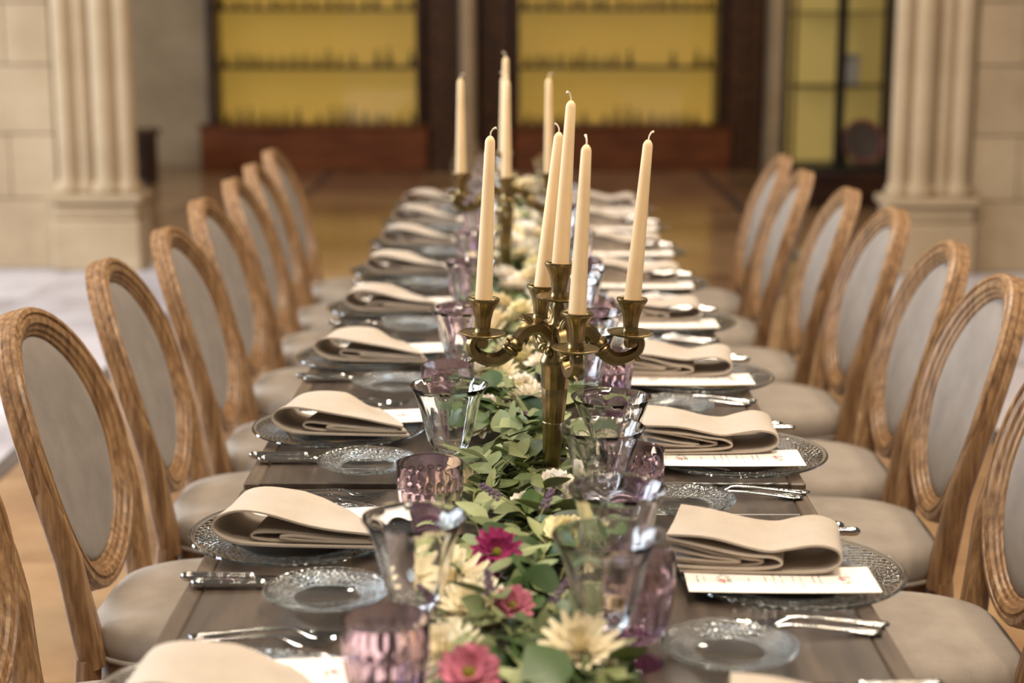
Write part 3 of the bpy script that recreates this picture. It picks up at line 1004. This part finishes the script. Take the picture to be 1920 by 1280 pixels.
# ------------------------------------------------------------------ candelabra
ARM_R = .118
def make_candelabrum():
    t = empty('candelabrum')
    base = [(0, 0), (.058, 0), (.060, .003), (.058, .007), (.050, .010), (.046, .014), (.040, .020), (.030, .030), (.024, .042), (.020, .052), (.0215, .055), (.0215, .059), (.0165, .062), (.0135, .066), (0, .066)]
    ob('base', Geo().lathe(base, 72, lambda k_, a: 1 + (.05 * abs(math.cos(12 * a)) if 5 <= k_ <= 8 else 0)).mesh('base', 'brass', True, 50), t)
    stem = [(0, .064), (.0125, .066), (.0135, .070), (.0165, .135), (.0168, .1355), (.0160, .137), (.0168, .1385), (.0205, .190), (.0200, .1915), (.0208, .193), (.0222, .222), (.0240, .226), (.0250, .231), (.0240, .236),
            (.0185, .248), (.0150, .258), (.0140, .268), (.0150, .276), (.0140, .288), (.0095, .296), (.0080, .306), (.0100, .318), (.0085, .324), (.0080, .330), (0, .330)]
    ob('stem', Geo().lathe(stem, 60, lambda k_, a: 1 + (.08 * abs(math.cos(6 * a)) ** .5 - .05 if 2 <= k_ <= 10 else 0)).mesh('stem', 'brass', True, 50), t)
    cup_prof = [(0, .0), (.0125, 0), (.0135, .003), (.0120, .006), (.0115, .012), (.0125, .024), (.0155, .037), (.0200, .047), (.0235, .051), (.0245, .0535), (.0240, .056), (.0220, .0565), (.0185, .0545), (.0165, .051), (.0160, .038), (0, .038)]
    cup = Geo().lathe(cup_prof, 60, lambda k_, a: 1 + (.11 * (abs(math.cos(6 * a)) ** .5 - .6) if 4 <= k_ <= 7 else 0)).mesh('candle_cup', 'brass', True, 60)
    dish = Geo().lathe([(0, 0), (.010, -.001), (.028, .0005), (.035, .003), (.0362, .005), (.035, .0062), (.028, .0045), (.012, .003), (0, .003)], 48).mesh('drip_dish', 'brass', True, 60)
    d = ob('drip_dish', dish, t, (0, 0, .330))
    ob('candle_cup', cup, t, (0, 0, .333))
    arm = Geo()
    path = [(.010, .272), (.026, .286), (.046, .284), (.062, .268), (.076, .248), (.094, .2365), (.114, .238), (.130, .248), (.1345, .262), (.1265, .272), (.116, .268), (.1145, .260), (.120, .257)]
    rad = [.0095, .0105, .0105, .0100, .0105, .0102, .0095, .0085, .0078, .0072, .0064, .0054, .0040]
    pr = spline([p + (r,) for p, r in zip(path, rad)], 60)
    arm.tube([(p[0], 0, p[1]) for p in pr], [p[2] for p in pr], 18, 6, .10)
    # collar
    tdir = Vector((.062 - .076, 0, .268 - .248)).normalized()
    mt = Matrix.Translation((.069, 0, .258)) @ tdir.to_track_quat('Z', 'Y').to_matrix().to_4x4()
    arm.lathe([(0, -.012), (.0105, -.013), (.0140, -.011), (.0140, -.006), (.0118, -.004), (.0145, -.001), (.0155, .004), (.0128, .007), (.0115, .011), (0, .010)], 20, None, (0, 0, 0), mt)
    # acanthus leaf tips
    for (x, z, dx, dz, l, r) in ((.042, .292, .6, .9, .020, .0066), (.030, .293, .2, 1, .013, .006), (.050, .276, -.25, -1, .017, .0055), (.126, .241, .9, -.75, .015, .0058), (.106, .232, .5, -1, .009, .005), (.134, .268, .9, .5, .008, .005)):
        dv = Vector((dx, 0, dz)).normalized()
        arm.tube([Vector((x, 0, z)) - dv * .003, Vector((x, 0, z)) + dv * l * .5, Vector((x, 0, z)) + dv * l + Vector((.003, 0, 0))], [r, r * .75, .0006], 8)
    for sgn in (-1, 1):   # scroll roundels on the cheeks
        mt = Matrix.Translation((.1215, sgn * .004, .262)) @ Matrix.Rotation(R(90), 4, 'X')
        arm.lathe([(0, -.004), (.007, -.004), (.008, 0), (.007, .004), (.003, .005), (0, .006)], 16, None, (0, 0, 0), mt)
    arm.lathe([(0, .262), (.006, .264), (.0075, .270), (.006, .2765), (0, .277)], 16, None, (ARM_R, 0, 0))
    arm_me = arm.mesh('arm', 'brass', True, 60)
    vol = Geo()
    sp = []
    for q in range(26):
        a = q / 25 * 2.2 * math.pi
        rr = .0085 * (1 - q / 32)
        sp.append((.021 + rr * math.cos(a) * .9, 0, .249 + rr * math.sin(a)))
    vol.tube(sp, [.0050 - .0025 * q / 25 for q in range(26)], 10)
    vol.lathe([(0, -.0065), (.004, -.005), (.0055, 0), (.004, .005), (0, .0065)], 12, None, (.021, 0, .249), Matrix.Rotation(R(90), 4, 'X'))
    vol_me = vol.mesh('scroll', 'brass')
    for k_ in range(4):
        a = k_ * math.pi / 2
        A_ = ob('arm', arm_me, t, (0, 0, 0), (0, 0, a))
        ob('drip_dish', dish, A_, (ARM_R, 0, .274))
        ob('candle_cup', cup, A_, (ARM_R, 0, .277))
        ob('scroll', vol_me, t, (0, 0, 0), (0, 0, a + math.pi / 4))
    return t

def make_candle():
    t = empty('candle')
    L = .264
    prof = [(0, 0), (.0138, 0), (.0138, .004)] + [(.0138 - .0062 * q, .004 + (L - .012) * q) for q in (.2, .4, .6, .8, 1.0)] + [(.0062, L - .004), (.0030, L), (0, L + .0005)]
    ob('wax_body', Geo().lathe(prof, 28).mesh('wax_body', 'wax', True, 60), t)
    ob('wick', Geo().tube([(0, 0, L - .002), (.001, 0, L + .006), (.004, .001, L + .011), (.0085, .002, L + .013)], [.0014, .0014, .0015, .0022], 6).mesh('wick', 'wick'), t)
    return t

cand = make_candelabrum()
CANDS = [((.053, 2.52), 12.0, 2.2, 'slightly leaning brass candelabrum standing in eucalyptus, farther from the yellow cabinets', 'leaning candelabrum'),
         ((-.030, 4.42), 2.0, 0.0, 'upright brass candelabrum among white flowers, closer to the yellow cabinets', 'upright candelabrum')]
first_c = None
WICKROT = (200, 20, 150, 330, 90)
for ci, ((x, y), rot, lean, lb, short) in enumerate(CANDS):
    c = cand if ci == 0 else copy_tree(cand)
    c.location = (x, y, tz(y) + (.0026 if ci == 0 else .0006))
    mtx = Matrix.Rotation(R(lean), 4, 'Y') @ Matrix.Rotation(R(rot), 4, 'Z')
    c.rotation_euler = mtx.to_euler()
    tag(c, lb, 'candelabrum', 'brass candelabra')
    spots = [((0, 0, .372), 'raised middle cup', 1.6)]
    for k_, (nmk, tl) in enumerate((('arm towards the vitrine', 3.4), ('arm towards the yellow cabinets', 5.0), ('arm away from the vitrine', .3), ('arm away from the yellow cabinets', .6))):
        a = k_ * math.pi / 2
        spots.append(((ARM_R * math.cos(a), ARM_R * math.sin(a), .316), nmk, tl))
    for k_, (p, nmk, tl) in enumerate(spots):
        wp = Matrix.Translation(c.location) @ mtx @ Vector(p)
        if first_c is None:
            o = make_candle(); first_c = o
        else:
            o = copy_tree(first_c)
        o.location = wp
        ll = (lean + tl * .75) if ci == 0 else random.uniform(-.6, .6)
        o.rotation_euler = (Matrix.Rotation(R(ll), 4, 'Y') @ Matrix.Rotation(R(WICKROT[k_]), 4, 'Z')).to_euler()
        tag(o, 'tall cream taper candle in the %s of the %s' % (nmk, short), 'candle', 'cream taper candles')

# ------------------------------------------------------------------ garland
def leaf_mesh(name, L, Wd, mat, cup=.18, tip=1.0, bend=.25):
    n, m = 7, 5
    v, f = [], []
    for i in range(n):
        t_ = i / (n - 1)
        w = Wd * math.sin(math.pi * min(1, t_ ** (.75 * tip) * .97 + .015)) ** .8
        for j in range(m):
            q = -1 + 2 * j / (m - 1)
            v.append((L * t_, w * q * .5, cup * w * abs(q) ** 1.3 * .5 - bend * L * t_ * t_ * .5))
    for i in range(n - 1):
        for j in range(m - 1):
            a = i * m + j
            f.append((a, a + m, a + m + 1, a + 1))
    return mk(name, v, f, mat)

LEAVES = [leaf_mesh('leaf', .044, .032, 'euc'), leaf_mesh('leaf', .050, .024, 'euc', .12, 1.0, .4), leaf_mesh('leaf', .036, .030, 'euc', .25, 1.0, .1),
          leaf_mesh('leaf', .056, .013, 'euc', .1, 1.0, .3)]
BROAD = [leaf_mesh('leaf', .066, .056, 'dark_leaf', .12, 1.0, .2), leaf_mesh('leaf', .055, .034, 'dark_leaf', .15, 1.0, .35)]

grng = random.Random(23)
GOB = [(-.124 if q < 8 else -.14, LEFT_P[q], .037) for q in range(9)] + [(-.106, LEFT_C[q], .037) for q in range(9)]
for q in range(9):
    GOB += [(.172, RIGHT_P[q], .037), (.146, RIGHT_P[q] + .095, .037), (.126, RIGHT_P[q] - .075, .037)]
GOB += [(.053, 2.52, .05), (-.03, 4.42, .05)]
def clear_of(x, y, r):
    """push a flower out of the goblets and candelabra"""
    for _ in range(12):
        for gx, gy, gr in GOB:
            d = math.hypot(x - gx, y - gy)
            if d < r + gr:
                m = (r + gr - d) * .6
                x += (x - gx) / (d + 1e-6) * m
                y += (y - gy) / (d + 1e-6) * m
    return x, y
def zone(x, y):
    """names the nearest purple goblet"""
    best = min([(abs(y - LEFT_P[q]) + (0 if x < .02 else .2), q, -1) for q in range(9)] + [(abs(y - RIGHT_P[q]) + (0 if x >= .02 else .2), q, 1) for q in range(9)])
    dy = y - (LEFT_P if best[2] < 0 else RIGHT_P)[best[1]]
    w = 'past' if dy < -.1 else ('before' if dy > .1 else 'by')   # counted from the cabinets
    return '%s the %s purple goblet from yellow cabinets, %s' % (w, ORD[best[1]], SIDE[best[2]])

def sprig(x, y, z, yaw, kind, length=.15):
    t = empty('eucalyptus_sprig' if kind == 'euc' else 'leafy_sprig', (x, y, z), (0, 0, yaw))
    n = 9 if kind == 'euc' else 5
    rise, side = grng.uniform(.0, .035), grng.uniform(-.03, .03)
    pts = [(length * q, side * math.sin(q * 2.2), rise * math.sin(q * math.pi * .8) - .012 * q * q) for q in [i / 8 for i in range(9)]]
    st = ob('stem', Geo().tube(pts, [.0013 - .0008 * i / 8 for i in range(9)], 5).mesh('stem', 'stem'), t)
    for k_ in range(n):
        q = .12 + .88 * k_ / (n - 1)
        i = min(int(q * 8), 7); fr = q * 8 - i
        p = Vector(pts[i]).lerp(Vector(pts[i + 1]), fr)
        sgn = 1 if k_ % 2 else -1
        yawl = sgn * grng.uniform(.5, 1.2) if k_ < n - 1 else grng.uniform(-.3, .3)
        me = grng.choice(LEAVES if kind == 'euc' else BROAD)
        sc_ = grng.uniform(.85, 1.4) if y < 3.2 else grng.uniform(.75, 1.15)
        if kind != 'euc': sc_ = min(sc_, 1.0)
        o = ob('leaf', me, t, p, (grng.uniform(-.9, .9), grng.uniform(-.75, .25), yawl), (sc_, sc_, sc_))
    return t

def petal_geo(g, a, elev, L, wd, r0, z0, curl, notch=False):
    """one strip petal pointing outwards at azimuth a, raised by elev"""
    n = 4
    ca, sa = math.cos(a), math.sin(a)
    rows = []
    for i in range(n):
        t_ = i / (n - 1)
        e = elev + curl * t_
        rr = r0 + L * t_ * math.cos(elev + curl * t_ * .5)
        zz = z0 + L * t_ * math.sin(elev + curl * t_ * .5)
        w = wd * (.55 + .45 * math.sin(math.pi * min(1, .25 + t_ * .6))) * (1.0 if t_ < .99 else .55)
        row = []
        for q in (-1, 0, 1):
            dz = .18 * wd * abs(q) 
            row.append(Vector((rr * ca - q * w * .5 * sa, rr * sa + q * w * .5 * ca, zz + dz)))
        rows.append(row)
    v = [p for r_ in rows for p in r_]
    f = []
    for i in range(n - 1):
        for j in range(2):
            a_ = i * 3 + j
            f.append((a_, a_ + 3, a_ + 4, a_ + 1))
    g.add(v, f)

def mum_mesh(name, rad, layers, wd, mat, seed, spiky=1.0):
    rg = random.Random(seed)
    g = Geo()
    for k_, (n, elev, ln, r0, z0) in enumerate(layers):
        for i in range(n):
            a = 2 * math.pi * (i + .5 * (k_ % 2)) / n + rg.uniform(-.08, .08)
            petal_geo(g, a, elev + rg.uniform(-.1, .1), rad * ln * rg.uniform(.88, 1.08), wd * rg.uniform(.85, 1.15), r0 * rad, z0 * rad, .35 * spiky * rg.uniform(-.4, 1))
    return g.mesh(name, mat, True, 80)

MUM = [(20, .05, .92, .08, .10), (20, .32, .86, .08, .14), (18, .62, .76, .07, .18), (14, .92, .62, .05, .22), (9, 1.2, .48, .03, .26)]
DAISY = [(18, .10, .85, .16, .10), (16, .38, .75, .15, .14), (12, .7, .5, .12, .16)]
RUFF = [(11, .1, .9, .05, .1), (10, .5, .8, .05, .15), (8, .85, .7, .04, .2), (6, 1.15, .6, .02, .25)]
petals = {
    'white': [mum_mesh('petals', .046, MUM, .0075, 'white_petal', q) for q in range(2)],
    'cream': [mum_mesh('petals', .048, MUM, .010, 'cream_petal', q + 5) for q in range(2)],
    'yellow': [mum_mesh('petals', .040, RUFF, .022, 'yellow_petal', q + 9) for q in range(2)],
    'carnation': [mum_mesh('petals', .034, RUFF, .026, 'white_petal', q + 15) for q in range(2)],
    'magenta': [mum_mesh('petals', .028, DAISY, .0085, 'magenta_petal', 31)],
    'pink': [mum_mesh('petals', .026, DAISY, .0095, 'pink_petal', 33)],
}
eye_me = Geo().lathe([(.0085, .0), (.009, .004), (.006, .0075), (0, .009)], 14).mesh('flower_centre', 'flower_eye')
calyx_me = Geo().lathe([(0, -.014), (.003, -.013), (.008, -.004), (.010, .004), (.004, .006), (0, .006)], 10).mesh('calyx', 'stem')
FL = {'white': ('white_chrysanthemum', 'white spiky chrysanthemum', 'flower', .008),
      'cream': ('cream_chrysanthemum', 'full cream chrysanthemum', 'flower', .010),
      'yellow': ('yellow_carnation', 'ruffled pale yellow flower', 'flower', .010),
      'carnation': ('white_carnation', 'ruffled white carnation', 'flower', .009),
      'magenta': ('magenta_daisy', 'small magenta daisy', 'flower', .0),
      'pink': ('pink_daisy', 'small pink daisy', 'flower', .0)}
def flower(kind, p, tilt=None, size=1.0):
    nm, lb, ct, dz = FL[kind]
    qx, qy = clear_of(p[0], p[1], {'white': .036, 'cream': .038, 'yellow': .030, 'carnation': .028}.get(kind, .02) * size)
    p = (qx, qy, p[2])
    t = empty(nm, p, tilt or (grng.uniform(-.5, .5) + .25, grng.uniform(-.5, .5), grng.uniform(0, 6)))
    t.scale = (size,) * 3
    ob('petals', grng.choice(petals[kind]), t)
    ob('calyx', calyx_me, t)
    if kind in ('magenta', 'pink'):
        ob('flower_centre', eye_me, t, (0, 0, .003), (0, 0, 0), (.62, .62, .8))
    z_ = zone(p[0], p[1])
    tag(t, lb + ' ' + z_, ct, '%s flowers %s' % (kind, z_))
    return t

def lavender(x, y, z, yaw, pitch):
    t = empty('lavender_sprig', (x, y, z), (0, -pitch, yaw))
    ob('stem', Geo().tube([(0, 0, 0), (.03, 0, .002), (.075, 0, .0)], .0009, 5).mesh('stem', 'stem'), t)
    g = Geo()
    for k_ in range(22):
        q = k_ / 21
        a = k_ * 2.4
        r = .0050 * (1 - .5 * q)
        c = Vector((.045 + .035 * q, r * math.cos(a), r * math.sin(a)))
        g.lathe([(0, -.003), (.0026, -.001), (.0024, .0015), (0, .0035)], 6, None, c)
    ob('buds', g.mesh('buds', 'lavender'), t)
    tag(t, 'dusty lavender sprig ' + zone(x, y), 'lavender', 'lavender sprigs ' + zone(x, y))

# hand placed flowers near the front of the garland (pixel, height above table)
for kind, px, py, h, size in (('white', 1048, 882, .055, 1.15), ('carnation', 1042, 925, .062, 1.1), ('white', 992, 778, .05, 1.1), ('magenta', 930, 1038, .085, 1.25),
                              ('pink', 962, 1140, .07, 1.1), ('pink', 880, 1268, .08, 1.4), ('cream', 845, 1110, .05, 1.25), ('cream', 838, 1175, .045, 1.1), ('yellow', 1058, 1020, .065, 1.1),
                              ('yellow', 1100, 1050, .055, 1.0), ('cream', 1085, 1232, .065, 1.1), ('yellow', 1120, 1150, .05, 1.0), ('cream', 872, 925, .03, 1.0), ('yellow', 905, 800, .045, .8), ('yellow', 985, 805, .045, .8),
                              ('carnation', 985, 955, .055, .8), ('cream', 820, 1215, .04, 1.0), ('white', 1090, 700, .04, 1.0), ('cream', 985, 690, .05, 1.1), ('yellow', 880, 1060, .04, .8)):
    p = at(px, py, TABLE_Z + h)
    flower(kind, p, (R(35), R(grng.uniform(-15, 15)), grng.uniform(-.5, .5)) if kind != 'magenta' else (R(55), 0, R(15)), size)

y = 2.9
while y < 6.5:
    for q in range(2):
        x = grng.uniform(-.075, .085)
        if abs(y - 4.42) < .07 and abs(x + .03) < .07: x += .12
        kd = grng.choices(('white', 'cream', 'yellow', 'carnation'), (4, 4, 2, 2))[0]
        flower(kd, (x, y + grng.uniform(-.03, .03), tz(y) + grng.uniform(.045, .085)), None, grng.uniform(.85, 1.15))
    y += .105
# greenery
y = 1.35
while y < 6.55:
    near = y < 3.2
    for q in range(3 if near else 2):
        x = grng.uniform(-.055, .065)
        kd = 'euc' if grng.random() < .75 else 'broad'
        if 2.3 < y < 2.7 and grng.random() < .8: kd = 'euc'
        yaw = grng.choice((math.pi / 2, -math.pi / 2)) + grng.uniform(-.65, .65)
        x, yy = clear_of(x, y, .012)
        t = sprig(x, yy, tz(y) + (grng.uniform(.022, .064) if near else grng.uniform(.022, .052)), yaw, kd, grng.uniform(.11, .16))
        z_ = zone(x, yy)
        tag(t, ('grey-green eucalyptus sprig ' if kd == 'euc' else 'dark green leafy sprig ') + z_, 'sprig',
            ('eucalyptus sprigs ' if kd == 'euc' else 'dark leafy sprigs ') + z_)
    y += .05 if near else .07
for px, py, h in ((905, 800, .06), (955, 770, .06), (985, 965, .085), (1000, 1000, .08), (925, 1170, .08), (860, 1190, .07), (1000, 1180, .06), (1070, 790, .05)):
    p = at(px, py, TABLE_Z + h)
    lavender(p.x, p.y, p.z, grng.uniform(0, 6), grng.uniform(.1, .7))
# the large round leaf lying on top
p = at(945, 1010, TABLE_Z + .075)
t = empty('broad_leaf', p, (R(30), R(-5), R(70)))
ob('blade', leaf_mesh('leaf', .075, .07, 'dark_leaf', .08, 1.0, .1), t, (-.03, 0, 0))
ob('stalk', Geo().tube([(-.06, 0, -.012), (-.045, 0, -.003), (-.03, 0, 0)], .0014, 6).mesh('stalk', 'stem'), t)
tag(t, 'single large round dark green leaf above the magenta daisy', 'leaf')
